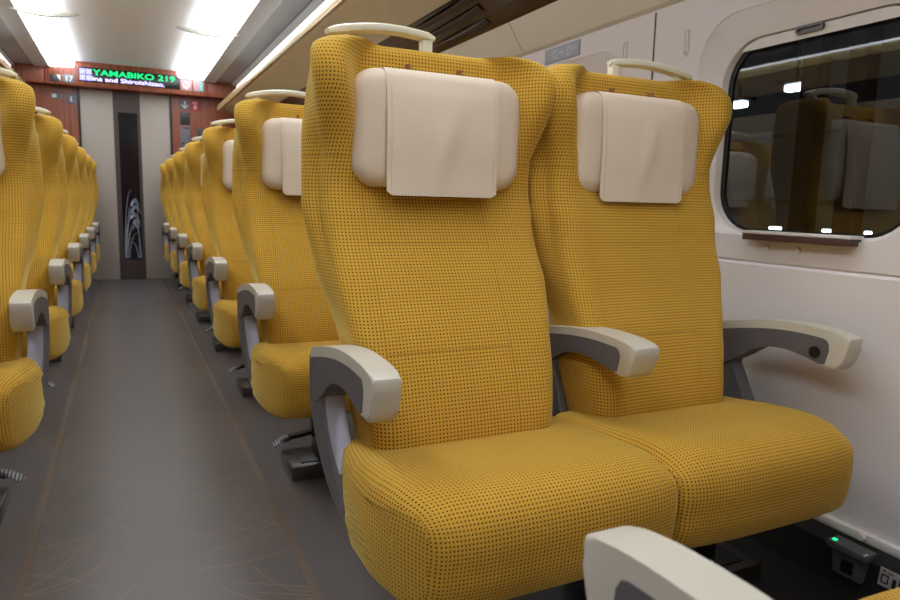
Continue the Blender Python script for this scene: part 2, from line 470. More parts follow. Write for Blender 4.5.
def make_strut(x0, x1, dy, light=True):
    outer = spline([(1.335, .560), (1.328, .46), (1.275, .385), (1.18, .325), (1.075, .299)], 5)
    inner = spline([(1.085, .315), (1.15, .368), (1.215, .425), (1.245, .485), (1.252, .540)], 5)
    bm = bmesh.new(); P = [(v.x+dy, v.y) for v in outer+inner]
    extrude_yz(bm, P, x0, x1, bev=.003, seg=1)
    lin = bmesh.new()
    inner = [v for v in inner if v.y > .36]; off = [Vector((v.x-.003, v.y+.003)) for v in inner]
    extrude_yz(lin, [(v.x+dy, v.y) for v in inner]+[(v.x+dy, v.y) for v in off[::-1]], x0+.008, x1+.003)
    return bm, lin

PIV = Vector((.825, 1.172, 0))
def make_unit(mir):
    root = empty('double_seat', (mir*PIV.x, PIV.y, 0))
    off = (mir*PIV.x, PIV.y, 0)
    def P(name, bm, m, par=None, **k): return link(name, bm, m, par or root, off=off, mir=mir, **k)
    for cx, x0, x1, s in ((.542, .297, .789, -1), (1.060, .793, 1.274, 1)):
        lean = 0 if s < 0 else -.02
        P('seat_cushion', make_cushion(x0, x1, s), M['fabric'], angle=75)
        b = P('backrest', make_backrest(cx, lean), M['fabric'], angle=70)
        off = (mir*PIV.x, PIV.y-lean*.26, 0)
        h = P('headrest_pillow', make_pillow(cx), M['leather'], angle=60)
        P('headrest_cover', make_cover(cx), M['cloth'], h, angle=60)
        for dx in (-.062, .055):
            bm = bmesh.new(); box(bm, cx+dx-.003, cx+dx+.003, 1.330, 1.350, 1.12, 1.146, bev=.001)
            P('fastening_tab', bm, M['tab'], h)
        # grab handle on the outer shoulder
        bm = bmesh.new()
        e0, e1 = (-.225, .014) if s < 0 else (-.040, .205)
        pts = []
        for k in range(15):
            t = k/14; x = e0+(e1-e0)*t
            u = t if s > 0 else 1-t                    # 0 at inner post, 1 at shoulder
            z = 1.213+.010*math.sin(PI*min(1, u*1.0))-.017*u*u
            pts.append((cx+x, 1.385-.022*u*u, z))
        sweep(bm, pts, .034, .019, taper=lambda t: .55+.45*min(1, 12*t, 12*(1-t))**.5)
        g = P('grab_handle', bm, M['handle'])
        bm = bmesh.new(); ix = cx-s*-.0 + (-.004 if s < 0 else -.024)
        box(bm, ix-.012, ix+.012, 1.374, 1.396, 1.155, 1.213, bev=.003)
        P('handle_post', bm, M['handle'], g); bm = bmesh.new()
        ox = cx+s*(.192 if s < 0 else .168)
        box(bm, ox-.013, ox+.013, 1.362, 1.384, 1.14, 1.200, bev=.003)
        P('handle_post', bm, M['handle'], g)
    off = (mir*PIV.x, PIV.y, 0)
    for x0, x1, dy, kind in ((.271, .319, 0, 'aisle'), (.812, .874, .042, 'mid'), (1.330, 1.378, -.032, 'win')):
        a, pan = make_arm(x0, x1, dy, kind == 'mid')
        arm = P('armrest', a, M['cream'], angle=35)
        P('side_panel', pan, M['panel'], arm)
        if kind == 'win':
            bm = bmesh.new(); cyl(bm, (x0-.0045, 1.005+dy+.012, .557), (x0, 1.005+dy+.012, .557), .013, 20); cyl(bm, (x0-.006, 1.017+dy, .557), (x0, 1.017+dy, .557), .008, 16)
            P('recline_button', bm, M['black'], arm)
        if kind == 'mid':
            bm = bmesh.new(); extrude_yz(bm, [(1.27, .53), (1.335, .53), (1.33, .33), (1.20, .33), (1.235, .42)], x0+.008, x1-.008, bev=.003)
            P('side_frame', bm, M['strut'])
        elif kind == 'win':
            bm = bmesh.new(); extrude_yz(bm, [(1.30, .53), (1.20, .53), (1.222, .48), (1.165, .385), (1.13, .30), (1.30, .30)], x0+.006, x1-.003, bev=.003)
            P('side_frame', bm, M['strut'])
        else:
            st, lin = make_strut(x0+.001, x1-.004 if kind == 'aisle' else x1-.002, dy)
            f = P('side_frame', st, M['strut'])
            if kind == 'aisle': P('frame_lining', lin, M['lining'], f)
    # base
    bm = bmesh.new(); box(bm, .38, 1.27, 1.02, 1.19, 0, .046, bev=.006)
    bs = P('base_plate', bm, M['base'])
    bm = bmesh.new(); box(bm, .415, 1.235, 1.045, 1.165, .044, .049, bev=.001); P('base_inset', bm, M['black'], bs)
    for x in (.50, .82, 1.12):
        bm = bmesh.new(); box(bm, x-.03, x+.03, 1.05, 1.14, .047, .30, bev=.006); P('support_leg', bm, M['leg'])
    bm = bmesh.new(); box(bm, .34, 1.26, .90, 1.20, .246, .268, bev=.006); P('seat_frame', bm, M['leg'])
    # rotation pedal by the aisle
    bm = bmesh.new(); 
    sweep(bm, [(.50, 1.09, .16), (.46, 1.085, .135), (.42, 1.08, .130), (.385, 1.075, .128), (.365, 1.072, .120)], .035, .014, n=8)
    box(bm, .455, .475, 1.07, 1.10, .12, .25)
    pd = P('pedal', bm, M['black'])
    bm = bmesh.new(); sweep(bm, [(.378, 1.074, .132), (.355, 1.07, .122), (.332, 1.066, .108)], .046, .010, n=8); P('pedal_pad', bm, M['ridged'], pd)
    return root

def dup(root):
    r = root.copy(); COL.objects.link(r)
    for ch in list(root.children):
        c = ch.copy(); COL.objects.link(c); c.parent = r
        for g in list(ch.children):
            d = g.copy(); COL.objects.link(d); d.parent = c
    return r
ordn = ['first', 'second', 'third', 'fourth', 'fifth', 'sixth', 'seventh']
GR = 'ochre double seats in rows along the aisle'
UR = make_unit(1); UL = make_unit(-1)
for k in range(7):
    o = UR if k == 0 else dup(UR)
    o.location = (PIV.x, PIV.y+.98*k, 0)
    lab = ('largest ochre double seat, facing the camera in front of the big window' if k == 0 else
           'ochre double seat right of the aisle, %s row from the camera%s' % (ordn[k], ', by the end wall' if k == 6 else ''))
    tag(o, lab, 'seat', GR)
for k in range(7):
    o = UL if k == 0 else dup(UL)
    o.location = (-PIV.x, PIV.y+.98*k, 0)
    lab = 'ochre double seat left of the aisle, '+{0: 'level with the large nearest one', 1: 'cut off by the left picture edge', 2: 'directly behind the cut-off one',
        3: 'two rows behind the cut-off one', 4: 'three rows behind the cut-off one', 5: 'last but one before the end wall', 6: 'last one before the end wall'}[k]
    tag(o, lab, 'seat', GR)
o = dup(UR); o.rotation_euler = (0, 0, PI); o.location = (PIV.x+.002, .192-.031, 0)
tag(o, 'double seat turned around, only its armrest tip and cushion edge showing at the bottom', 'seat', GR)
for ch in o.children:
    if ch.name.startswith('seat_cushion'): ch.location.y += .062

# ------------------------------------------------------------------ room
Y0, Y1 = -3.2, 7.72
bm = bmesh.new(); box(bm, -1.46, 1.46, Y0, Y1, -.05, 0)
fl = struct(link('floor', bm, M['floor'], smooth=False))
bm = bmesh.new()
for s in (-1, 1): box(bm, s*.296-.010, s*.296+.010, Y0, Y1-.01, 0, .0006)
struct(link('floor_stripe', bm, M['inlay'], fl, smooth=False))
bm = bmesh.new()
def ribbon(bm, pts, w=.004, z=.0005):
    P = [Vector((p[0], p[1], z)) for p in pts]; L = []
    for i, p in enumerate(P):
        t = (P[min(i+1, len(P)-1)]-P[max(i-1, 0)]).normalized(); s = Vector((-t.y, t.x, 0))*w/2*(1-.5*i/len(P))
        L.append((bm.verts.new(p+s), bm.verts.new(p-s)))
    for a, b in zip(L, L[1:]): bm.faces.new((a[0], a[1], b[1], b[0]))
for c in range(9):
    for s in (-1, 1):
        yc = .95+.62*c+(.25 if s < 0 else 0)
        for k in range(11):
            y = yc+random.uniform(-.22, .22); L = random.uniform(.08, .24); d = random.uniform(-.12, .10); cu = random.uniform(-.16, .16)
            pts = [(s*.286-s*L*t, y+d*t+cu*t*t*t+.02*math.sin(2*t)) for t in [i/12 for i in range(13)]]
            ribbon(bm, pts)
            if random.random() < .35:
                ex, ey = pts[-1]; ribbon(bm, [(ex+.012*math.cos(a)*(-s)+0, ey+.012*math.sin(a)) for a in [i*.4 for i in range(8)]], .002)
struct(link('floor_grass_lines', bm, M['inlayline'], fl, smooth=False))

WIN = [(1.155+.98*k) for k in range(-4, 7)]      # glass centres along the car
def ring3(rr, X): return [(X, a, b) for a, b in rr]
def wall(side):
    bm = bmesh.new(); s = side
    X = 1.44
    # window bays (z .735 .. 1.46)
    for yc in WIN:
        b0, b1 = yc+.025+.02-.49, yc+.045+.49
        n = 8
        hole = rrect(yc+.025-.33, yc+.025+.33, .802, 1.392, .13, n)
        outer = []
        for a, b in hole:                       # project on the bay rectangle from the hole's centre
            ca, cb = (b0+b1)/2, 1.09
            dx, dz = a-ca, b-cb; k = 1e9
            if dx: k = min(k, ((b1 if dx > 0 else b0)-ca)/dx)
            if dz: k = min(k, ((1.462 if dz > 0 else .737)-cb)/dz)
            outer.append((ca+dx*k, cb+dz*k))
        corners = [(b1, 1.462), (b0, 1.462), (b0, .737), (b1, .737)]
        for c in corners:
            i = min(range(len(outer)), key=lambda q: (outer[q][0]-c[0])**2+(outer[q][1]-c[1])**2); outer[i] = c
        lip = rrect(yc+.005-.290, yc+.005+.290, .804, 1.324, .125, n)
        lip2 = rrect(yc+.002-.283, yc+.002+.283, .809, 1.319, .120, n)
        deep = rrect(yc-.272, yc+.272, .812, 1.315, .115, n)
        R = [[(s*x, a, b) for a, b in rr] for x, rr in ((X, outer), (X, hole), (X+.003, [((a+c)/2*.15+a*.85, b) for (a, b), (c, d) in zip(hole, lip)]), (X+.020, lip), (X+.022, lip2), (X+.048, deep))]
        loft(bm, R, cap0=False, cap1=False)
    # other strips run along the car: (x,z) profile
    def strip(prof):
        a = [bm.verts.new((s*x, Y0, z)) for x, z in prof]; b = [bm.verts.new((s*x, Y1, z)) for x, z in prof]
        for i in range(len(prof)-1): bm.faces.new((a[i], b[i], b[i+1], a[i+1]))
    strip([(1.44, .147), (1.436, .30), (1.436, .725), (1.440, .731), (1.446, .731), (1.446, .737), (1.44, .737)])
    strip([(1.44, 1.462), (1.444, 1.464), (1.444, 1.470)])
    # outer skin strips so light does not leak
    strip([(1.50, .0), (1.50, .80)]); strip([(1.50, 1.36), (1.50, 2.2)])
    return struct(link('wall_right' if s > 0 else 'wall_left', bm, M['wall'], angle=30))
wr = wall(1); wl = wall(-1)
for s, w in ((1, wr), (-1, wl)):
    bm = bmesh.new()
    for yc in WIN[1:]:
        y = yc-.435
        box(bm, s*1.4385-.0012, s*1.4385+.0012, y-.0022, y+.0022, .740, 1.46)
    struct(link('panel_seam', bm, M['wallseam'], w, smooth=False))
    bm = bmesh.new()
    # cove: cream band above the wall
    pr_ = spline([(1.425, 1.475), (1.405, 1.50), (1.375, 1.545), (1.352, 1.583)], 4)
    loft(bm, [[(s*p.x, y, p.y) for p in [Vector((1.46, 1.462))]+pr_+[Vector((1.46, 1.60))]] for y in (Y0, Y1)])
    struct(link('trim_1' if s > 0 else 'trim_2', bm, M['band'], angle=30))
    bm = bmesh.new()
    for yc in WIN[1:]:
        y = yc+.31
        for a, b in zip(pr_, pr_[1:]):
            vs = [bm.verts.new((s*(q.x-.0008), yy, q.y-.0006)) for q, yy in ((a, y), (a, y+.003), (b, y+.003), (b, y))]; bm.faces.new(vs)
    struct(link('cove_seam', bm, M['wallseam'], bpy.data.objects['trim_1' if s > 0 else 'trim_2'], smooth=False))
    # ledge above the heater
    bm = bmesh.new(); box(bm, *(sorted((s*1.425, s*1.46))), Y0, Y1, .128, .150, bev=.004)
    struct(link('baseboard_right' if s > 0 else 'baseboard_left', bm, M['white'], smooth=True))
    bm = bmesh.new()
    P = [(s*1.46, 0), (s*1.46, .128), (s*1.428, .128), (s*1.41, .10), (s*1.398, .012), (s*1.10, .010), (s*1.098, 0)]
    extrude_xz(bm, P, Y0, Y1)
    struct(link('trim_3' if s > 0 else 'trim_4', bm, M['kick'], smooth=False))
    # windows
    for i, yc in enumerate(WIN):
        if s < 0 and i < 4: pass
        n = i+1+(0 if s > 0 else len(WIN))
        root = struct(empty('window_%d' % n, (s*1.48, yc, .8)))
        bm = bmesh.new()
        a = rrect(yc-.276, yc+.276, .808, 1.318, .118, 8); b = rrect(yc-.264, yc+.262, .819, 1.306, .108, 8)
        loft(bm, [[(s*x, p, q) for p, q in r] for x, r in ((1.487, a), (1.478, a), (1.478, b), (1.487, b))]+[[(s*1.487, p, q) for p, q in a]], cap0=False, cap1=False)
        link('gasket', bm, M['gasket'], root, off=(s*1.48, yc, .8))
        bm = bmesh.new(); extr = rrect(yc-.266, yc+.264, .816, 1.308, .106, 8)
        bm.faces.new([bm.verts.new((s*1.483, p, q)) for p, q in extr])
        link('glass', bm, M['glass'], root, off=(s*1.48, yc, .8), smooth=False)
        # sill lip with brown underside
        bm = bmesh.new(); box(bm, *sorted((s*1.402, s*1.452)), yc-.175, yc+.128, .808, .816, bev=.003)
        link('sill', bm, M['white'], root, off=(s*1.48, yc, .8))
        bm = bmesh.new(); box(bm, *sorted((s*1.405, s*1.450)), yc-.170, yc+.123, .792, .808, bev=.002)
        link('sill_grip', bm, M['sillbrown'], root, off=(s*1.48, yc, .8))

# blind in the big window
yc = WIN[4]
bl = empty('roller_blind', (1.466, yc, 1.29))
bm = bmesh.new()
top = [p for p in rrect(yc-.272, yc+.272, .82, 1.314, .115, 10) if p[1] >= 1.292]
top = sorted(top, key=lambda p: p[0]); y_l, y_r = top[0][0], top[-1][0]
poly = [(y_l, 1.288)]+top+[(y_r, 1.288)]
a = [bm.verts.new((1.463, p, q)) for p, q in poly]; b = [bm.verts.new((1.467, p, q)) for p, q in poly]
bm.faces.new(a); bm.faces.new(b[::-1])
for i in range(len(poly)): bm.faces.new((a[i], b[i], b[(i+1) % len(poly)], a[(i+1) % len(poly)]))
link('blind_bar', bm, M['white'], bl, off=(1.466, yc, 1.29), smooth=False)
bm = bmesh.new(); r1 = rrect(1.140, 1.216, 1.298, 1.316, .009, 6); r2 = rrect(1.146, 1.210, 1.303, 1.311, .004, 6)
loft(bm, [[(x, p, q) for p, q in r] for x, r in ((1.463, r1), (1.456, r1), (1.456, r2), (1.461, r2))], cap0=False)
link('pull_grip', bm, M['base'], bl, off=(1.466, yc, 1.29))
tag(bl, 'white roller blind pulled down a finger wide at the top of the big window', 'blind')

# coat hooks (slim ovals) beside the big window
for i, (y, z) in enumerate(((1.563, 1.345), (1.835, 1.365))):
    h = empty('coat_hook', (1.44, y, z))
    bm = bmesh.new(); R1 = rrect(y-.009, y+.009, z-.038, z+.038, .0085, 6); R2 = rrect(y-.006, y+.006, z-.034, z+.034, .0055, 6)
    loft(bm, [[(x, p, q) for p, q in r] for x, r in ((1.441, R1), (1.436, R1), (1.4355, R2), (1.439, R2))], cap0=False)
    link('hook_plate', bm, M['wall'], h, off=(1.44, y, z))
    bm = bmesh.new(); cyl(bm, (1.44, y, z-.028), (1.433, y, z-.028), .004, 12); link('hook_knob', bm, M['ceilstrip'], h, off=(1.44, y, z))
    tag(h, ['slim oval coat hook on the pale wall between the panel seam and the big window', 'slim oval fold-out coat hook on the pale wall left of the panel seam'][i], 'hook', 'coat hooks on the window wall')

# ceiling
bm = bmesh.new()
def cstrip(bm, prof, s=1, th=.01):
    prof = [Vector(p) for p in prof]
    loft(bm, [[(s*p.x, y, p.y) for p in prof+[Vector((q.x, q.y+th)) for q in prof[::-1]]] for y in (Y0, Y1)])
arch = [(-.418+.888*k/12, 2.112-.004*abs((k-6)/6)**3) for k in range(13)]
cstrip(bm, arch)
ce = struct(link('ceiling', bm, M['ceil'], angle=30))
for s in (1, -1):
    bm = bmesh.new(); q_ = 0 if s > 0 else -.085
    cstrip(bm, [(.728+q_, 2.034), (.735+q_, 2.030), (.84+q_, 2.026), (.845+q_, 2.036)], s); cstrip(bm, [(.40, 2.118), (.75, 2.118)], s)
    cstrip(bm, [(1.0+q_, 2.026), (1.07+q_, 2.010), (1.075+q_, 2.03)], s)
    struct(link('ceiling_rib', bm, M['ceilstrip'], ce, angle=30))
    bm = bmesh.new(); cstrip(bm, [(.845+q_, 2.040), (1.0+q_, 2.040)], s); cstrip(bm, [(1.07+q_, 2.02), (1.30, 1.99), (1.50, 1.90)], s)
    struct(link('ceiling_side_panel', bm, M['gloss'], ce, angle=30))
# ceiling lamps
YL = [Y0, -1.9, .5, 2.9, 5.3, 7.53]
names = {4: 'last bright lamp panel before the end wall', 3: 'bright lamp panel nearer the camera', 2: 'bright lamp panel above the large seats', 1: 'bright lamp panel overhead', 0: 'bright lamp panel at the near end of the car'}
for s in (1, -1):
    for i in range(5):
        a, b = YL[i], YL[i+1]; c = (a+b)/2
        r = empty('ceiling_light', (s*.57, c, 2.04))
        bm = bmesh.new()
        wx = .721 if s > 0 else .634; ix = .474 if s > 0 else .424
        prof = [(ix, 2.112), (ix+.002, 2.050), (ix+.02, 2.042), (.55, 2.040), (wx-.04, 2.036), (wx-.006, 2.036), (wx, 2.05)]
        loft(bm, [[(s*x, y, z) for x, z in prof] for y in (a+.006, b-.006)], cap0=True, cap1=True)
        link('diffuser', bm, M['lamp'], r, off=(s*.57, c, 2.04))
        for x0, x1, z0 in ((ix-.006, ix, 2.106), (wx, wx+.007, 2.034)):
            bm = bmesh.new(); box(bm, *sorted((s*x0, s*x1)), a, b, z0, 2.115 if z0 > 2.05 else 2.10)
            link('edge_rail', bm, M['ceilstrip'], r, off=(s*.57, c, 2.04), smooth=False)
        bm = bmesh.new(); box(bm, *sorted((s*(ix-.005), s*(ix-.001))), a, b, 2.038, 2.050)
        link('edge_bead', bm, M['leg'], r, off=(s*.57, c, 2.04), smooth=False)
        if i:
            bm = bmesh.new()
            pts = [(s*(ix-.15+(wx+.05-ix+.15)*k/12), a, 2.036-.020*math.sin(PI*k/12)) for k in range(13)]
            sweep(bm, pts, .045, .044, n=8, taper=lambda t: .25+.75*math.sin(PI*t)**.6)
            link('cross_bracket', bm, M['cream'], r, off=(s*.57, c, 2.04))
        tag(r, '%s, %s side' % (names[i], 'right' if s > 0 else 'left'), 'ceiling light', 'two lines of bright ceiling lamps')

# luggage racks
for s, xl in ((1, .855), (-1, .785)):
    r = empty('luggage_rack', (s*1.1, (Y0+7.5)/2, 1.72)); off = (s*1.1, (Y0+7.5)/2, 1.72)
    bm = bmesh.new()
    under = spline([(xl+.004, 1.757), (xl+.10, 1.742), (xl+.22, 1.716), (1.19, 1.692)], 4)
    loft(bm, [[(s*p.x, y, p.y) for p in under+[Vector((1.19, 1.79)), Vector((xl+.03, 1.79))]] for y in (Y0, 7.52)])
    link('shelf', bm, M['under'], r, off=off, angle=30)
    bm = bmesh.new(); loft(bm, [[(s*x, y, z) for x, z in ((xl, 1.747), (xl-.003, 1.756), (xl-.003, 1.797), (xl+.02, 1.799), (xl+.02, 1.747))] for y in (Y0, 7.54)])
    link('front_rail', bm, M['lipband'], r, off=off, angle=30)
    bm = bmesh.new(); loft(bm, [[(s*x, y, z) for x, z in ((xl-.003, 1.797), (xl+.000, 1.812), (xl+.022, 1.812), (xl+.022, 1.797))] for y in (Y0, 6.2)])
    link('strip_light', bm, M['racklamp'], r, off=off, angle=30)
    bm = bmesh.new()
    for k in range(-1, 7):
        y = 2.55+.98*k if False else 2.62+.98*k
        for a, b in zip(under, under[1:]):
            bm.faces.new([bm.verts.new((s*q.x, yy, q.y-.0009)) for q, yy in ((a, y), (a, y+.003), (b, y+.003), (b, y))])
    link('shelf_joint', bm, M['wallseam'], r, off=off, smooth=False)
    tag(r, 'long beige overhead luggage rack with a bright strip light along its edge, %s side' % ('right' if s > 0 else 'left'), 'luggage rack')
    # dark glossy air duct between rack and cove
    bm = bmesh.new()
    loft(bm, [[(s*x, y, z) for x, z in ((1.185, 1.700), (1.205, 1.694), (1.25, 1.662), (1.252, 1.658), (1.30, 1.624), (1.302, 1.620), (1.36, 1.580), (1.45, 1.60), (1.45, 1.75), (1.19, 1.75))] for y in (Y0, 7.54)])
    d = struct(link('trim_5' if s > 0 else 'trim_6', bm, M['duct'], smooth=False))
    bm = bmesh.new(); bmb = bmesh.new()
    for k in (range(1, 4) if s > 0 else range(2, 4)):
        y0 = .62+.98*2*k-1.5
        y0 = 2.50+1.96*(k-1)
        for j, (x, z) in enumerate(((1.222, 1.681), (1.268, 1.649), (1.318, 1.614))):
            n = 14; L = []; 
            for i in range(n+1):
                t = i/n; w = .024*min(1, 2.2*(1-t))**.7
                xx = x+.016*t*t
                L.append([bmb.verts.new((s*(xx-w*.5), y0+.62*t+.03*j, z+w*.36-.010)), bmb.verts.new((s*(xx+w*.5), y0+.62*t+.03*j, z-w*.36-.010))])
            for a, b in zip(L, L[1:]): bmb.faces.new((a[0], a[1], b[1], b[0]))
            sweep(bm, [(s*(x-.014+.016*(i/n)**2), y0+.62*i/n+.03*j, z+.001-.012*math.sin(PI*i/n)) for i in range(n+1)], .012, .006, n=8)
    link('vent_opening', bmb, M['gasket'], d, smooth=False)['kind'] = 'structure'
    link('vent_blade', bm, M['duct'], d)['kind'] = 'structure'

# rear end of the car, behind the camera
bm = bmesh.new(); box(bm, -1.5, 1.5, Y0-.05, Y0, 0, 2.15); struct(link('wall_rear', bm, M['wood'], smooth=False))
# end wall
bm = bmesh.new()
for s in (-1, 1): box(bm, *sorted((s*.425, s*1.5)), Y1-.02, Y1+.06, 0, 2.15)
box(bm, -.425, .425, Y1-.02, Y1+.06, 1.88, 2.15)
struct(link('wall_front', bm, M['wood'], smooth=False))
bm = bmesh.new()
for s in (-1, 1): box(bm, *sorted((s*.405, s*.425)), Y1-.026, Y1, 0, 1.88)
struct(link('trim_7', bm, M['gasket'], smooth=False))
dr = struct(empty('door_1', (0, Y1, 0)))
bm = bmesh.new(); 
box(bm, -.405, -.118, Y1-.012, Y1+.03, .004, 1.88, bev=.002); box(bm, .128, .405, Y1-.012, Y1+.03, .004, 1.88, bev=.002)
link('door_panel', bm, M['beige'], dr, off=(0, Y1, 0))
bm = bmesh.new(); box(bm, -.118, .128, Y1-.004, Y1+.03, .004, 1.88); link('centre_strip', bm, M['dkdoor'], dr, off=(0, Y1, 0), smooth=False)
bm = bmesh.new(); box(bm, -.075, .100, Y1-.007, Y1+.03, .21, 1.68); dg = link('door_glass', bm, M['doorglass'], dr, off=(0, Y1, 0), smooth=False)
bm = bmesh.new()
def blade(pts, w):
    P = [Vector((x, Y1-.009, z)) for x, z in pts]; L = []
    for i, p in enumerate(P):
        t = (P[min(i+1, len(P)-1)]-P[max(i-1, 0)]).normalized(); q = Vector((-t.z, 0, t.x))*w/2*(1.15-i/len(P))
        L.append((bm.verts.new(p+q), bm.verts.new(p-q)))
    for a, b in zip(L, L[1:]): bm.faces.new((a[0], a[1], b[1], b[0]))
rnd = random.Random(5)
for k, (h, x0, x1) in enumerate(((.70, -.062, .02), (.60, -.055, .085), (.54, -.048, .092), (.46, -.06, .080), (.40, -.035, .092), (.33, -.05, .070), (.50, .088, -.02), (.36, .090, .01), (.26, -.02, .088), (.20, -.06, .03), (.16, .06, -.01), (.62, .075, .05))):
    pk = .60 if k else .5
    pts = [(x0+(x1-x0)*(i/16)**1.7, .222+h*math.sin(PI*pk*(i/16))**1.1) for i in range(17)]
    blade(pts, .0042)
    if k in (1, 2, 3, 4, 6, 7):                  # drooping seed head
        for q in range(3): blade([(p[0]+.003*q, p[1]-.010*q-.02*q*(i/6)**2) for i, p in enumerate(pts[10:])], .006)
link('etched_grass', bm, M['etched'], dr, off=(0, Y1, 0), smooth=False)
bm = bmesh.new()
for x0, x1 in ((-1.45, -.682), (-.678, .762), (.766, 1.45)): box(bm, x0, x1, 7.555, Y1-.02, 1.885, 2.13, bev=.004)
struct(link('trim_8', bm, M['wood']))

# ------------------------------------------------------------------ signs and display
def text(s, size, x, z, y, m, name, parent, off, dx=1.0, bold=.0, axis='y', center=False):
    cu = bpy.data.curves.new(name, 'FONT'); cu.body = s; cu.size = size; cu.extrude = .0008; cu.offset = bold
    if center: cu.align_x = 'CENTER'
    to = bpy.data.objects.new(name, cu); COL.objects.link(to)
    dg_ = bpy.context.evaluated_depsgraph_get(); me = bpy.data.meshes.new_from_object(to.evaluated_get(dg_))
    bpy.data.objects.remove(to)
    for v in me.vertices:
        a, b, c = v.co
        if axis == 'y': v.co = (x+a*dx-off[0], y-c-off[1], z+b-off[2])
        else: v.co = (y-c-off[0], x-a*dx-off[1], z+b-off[2])
    me.materials.clear(); me.materials.append(m)
    o = bpy.data.objects.new(name, me); COL.objects.link(o); o.parent = parent; return o
HY = 7.555
off = (.05, HY, 1.99); ds = empty('led_display', off)
bm = bx(-.395, .50, HY-.008, HY+.002, 1.93, 2.062, bev=.002); link('screen', bm, M['ledblack'], ds, off=off)
text('YAMABIKO 219', .074, -.275, 1.997, HY-.009, M['ledgreen'], 'green_lettering', ds, off, dx=1.46, bold=.0012)
text('ina and Shiroishizao,', .056, -.285, 1.943, HY-.009, M['ledwhite'], 'white_lettering', ds, off, dx=1.40, bold=.0010)
bm = bmesh.new()
for i, (x, z) in enumerate(((-.388, 1.998), (-.334, 1.998), (-.388, 1.940), (-.334, 1.940))):
    for k in range(4): box(bm, x, x+.048, HY-.0095, HY-.008, z+.013*k, z+.009+.013*k)
    for q in (.006, .022, .038): box(bm, x+q, x+q+.006, HY-.0098, HY-.008, z, z+.048)
link('character_blocks', bm, M['ledblue'], ds, off=off, smooth=False)
tag(ds, 'lit message display reading YAMABIKO 219 in green over the end door', 'display')
def sign(name, x0, x1, z0, z1, m, Y, label, marks, cat='sign'):
    off = ((x0+x1)/2, Y, (z0+z1)/2); r = empty(name, off)
    link('sign_plate', bx(x0, x1, Y-.004, Y+.001, z0, z1, bev=.001), m, r, off=off)
    marks(r, off, x0, x1, z0, z1, Y-.0045); tag(r, label, cat); return r
def shape(r, off, polys, m, Y, name='symbol'):
    bm = bmesh.new()
    for p in polys: extrude_xz(bm, p, Y-.0012, Y+.0008)
    link(name, bm, m, r, off=off, smooth=False)
def disc(cx, cz, rad, n=20): return [(cx+rad*math.cos(2*PI*k/n), cz+rad*math.sin(2*PI*k/n)) for k in range(n)]
def m_seat(r, off, a, b, c, d, Y): shape(r, off, [[(b-.035, d-.004), (b-.004, d-.004), (b-.004, c+.004)]], M['signwhite'], Y)
sign('pictogram_sign', -.635, -.545, 1.905, 1.972, M['signdark'], HY, 'dark pictogram sign with a white triangle left of the number 17', m_seat)
sign('car_number_sign', -.530, -.430, 1.905, 1.980, M['signgrey'], HY, 'small grey sign with the white number 17 beside the lit display',
     lambda r, off, a, b, c, d, Y: text('17', .072, (a+b)/2, c+.013, Y, M['signwhite'], 'number', r, off, bold=.001, center=True))
def m_nosmoke(r, off, a, b, c, d, Y):
    cx, cz = (a+b)/2, (c+d)/2
    shape(r, off, [disc(cx, cz, .047)], M['signpink'], Y, 'ring'); shape(r, off, [disc(cx, cz, .034)], M['signwhite'], Y-.0015, 'ring_centre')
    shape(r, off, [[(cx-.026, cz-.005), (cx+.02, cz-.005), (cx+.02, cz+.005), (cx-.026, cz+.005)]], M['signdark'], Y-.003, 'cigarette')
    shape(r, off, [[(cx-.03, cz+.024), (cx-.024, cz+.03), (cx+.03, cz-.024), (cx+.024, cz-.03)]], M['signpink'], Y-.0045, 'bar')
sign('no_smoking_sign', .508, .612, 1.925, 2.030, M['signpale'], HY, 'round red and white no-smoking sign right of the lit display', m_nosmoke)
def m_wc(r, off, a, b, c, d, Y):
    for i, m in enumerate((M['signpink'], M['signteal'])):
        cx = a+.028+.046*i
        shape(r, off, [disc(cx, d-.018, .009), [(cx-.014, d-.032), (cx+.014, d-.032), (cx+.010, c+.012), (cx-.010, c+.012)]], m, Y, 'figure')
sign('toilet_sign', .630, .730, 1.925, 2.030, M['signpale'], HY, 'toilet sign with one pink and one teal figure', m_wc)
WY = Y1-.021
sign('pictogram_sign', -.645, -.550, 1.768, 1.815, M['signgrey'], WY, 'small grey and white pictogram sign on the wood wall left of the telephone sign',
     lambda r, off, a, b, c, d, Y: shape(r, off, [[(a+.006, c+.006), (a+.045, c+.006), (a+.045, d-.006), (a+.006, d-.006)]], M['signwhite'], Y))
def m_phone(r, off, a, b, c, d, Y):
    cx, cz = (a+b)/2+.012, (c+d)/2
    arc = [(cx+.028*math.cos(t)*.8, cz+.030*math.sin(t)) for t in [PI*.6+PI*.8*k/10 for k in range(11)]]
    inn = [(cx+.010*math.cos(t)*.8, cz+.024*math.sin(t)) for t in [PI*1.4-PI*.8*k/10 for k in range(11)]]
    shape(r, off, [arc+inn], M['signwhite'], Y)
sign('telephone_sign', -.522, -.430, 1.728, 1.815, M['signgrey'], WY, 'square grey sign with a white telephone receiver on the wood wall', m_phone)
def m_arrow(r, off, a, b, c, d, Y):
    cx = (a+b)/2; t = .006
    shape(r, off, [[(cx-t, d-.012), (cx+t, d-.012), (cx+t, c+.022), (cx-t, c+.022)], [(cx, c+.010), (cx+.034, c+.042), (cx+.034, c+.054), (cx, c+.026)], [(cx, c+.010), (cx-.034, c+.042), (cx-.034, c+.054), (cx, c+.026)]], M['signwhite'], Y)
sign('arrow_sign', .506, .600, 1.752, 1.850, M['signgrey'], WY, 'square grey sign with a white downward arrow right of the door', m_arrow)
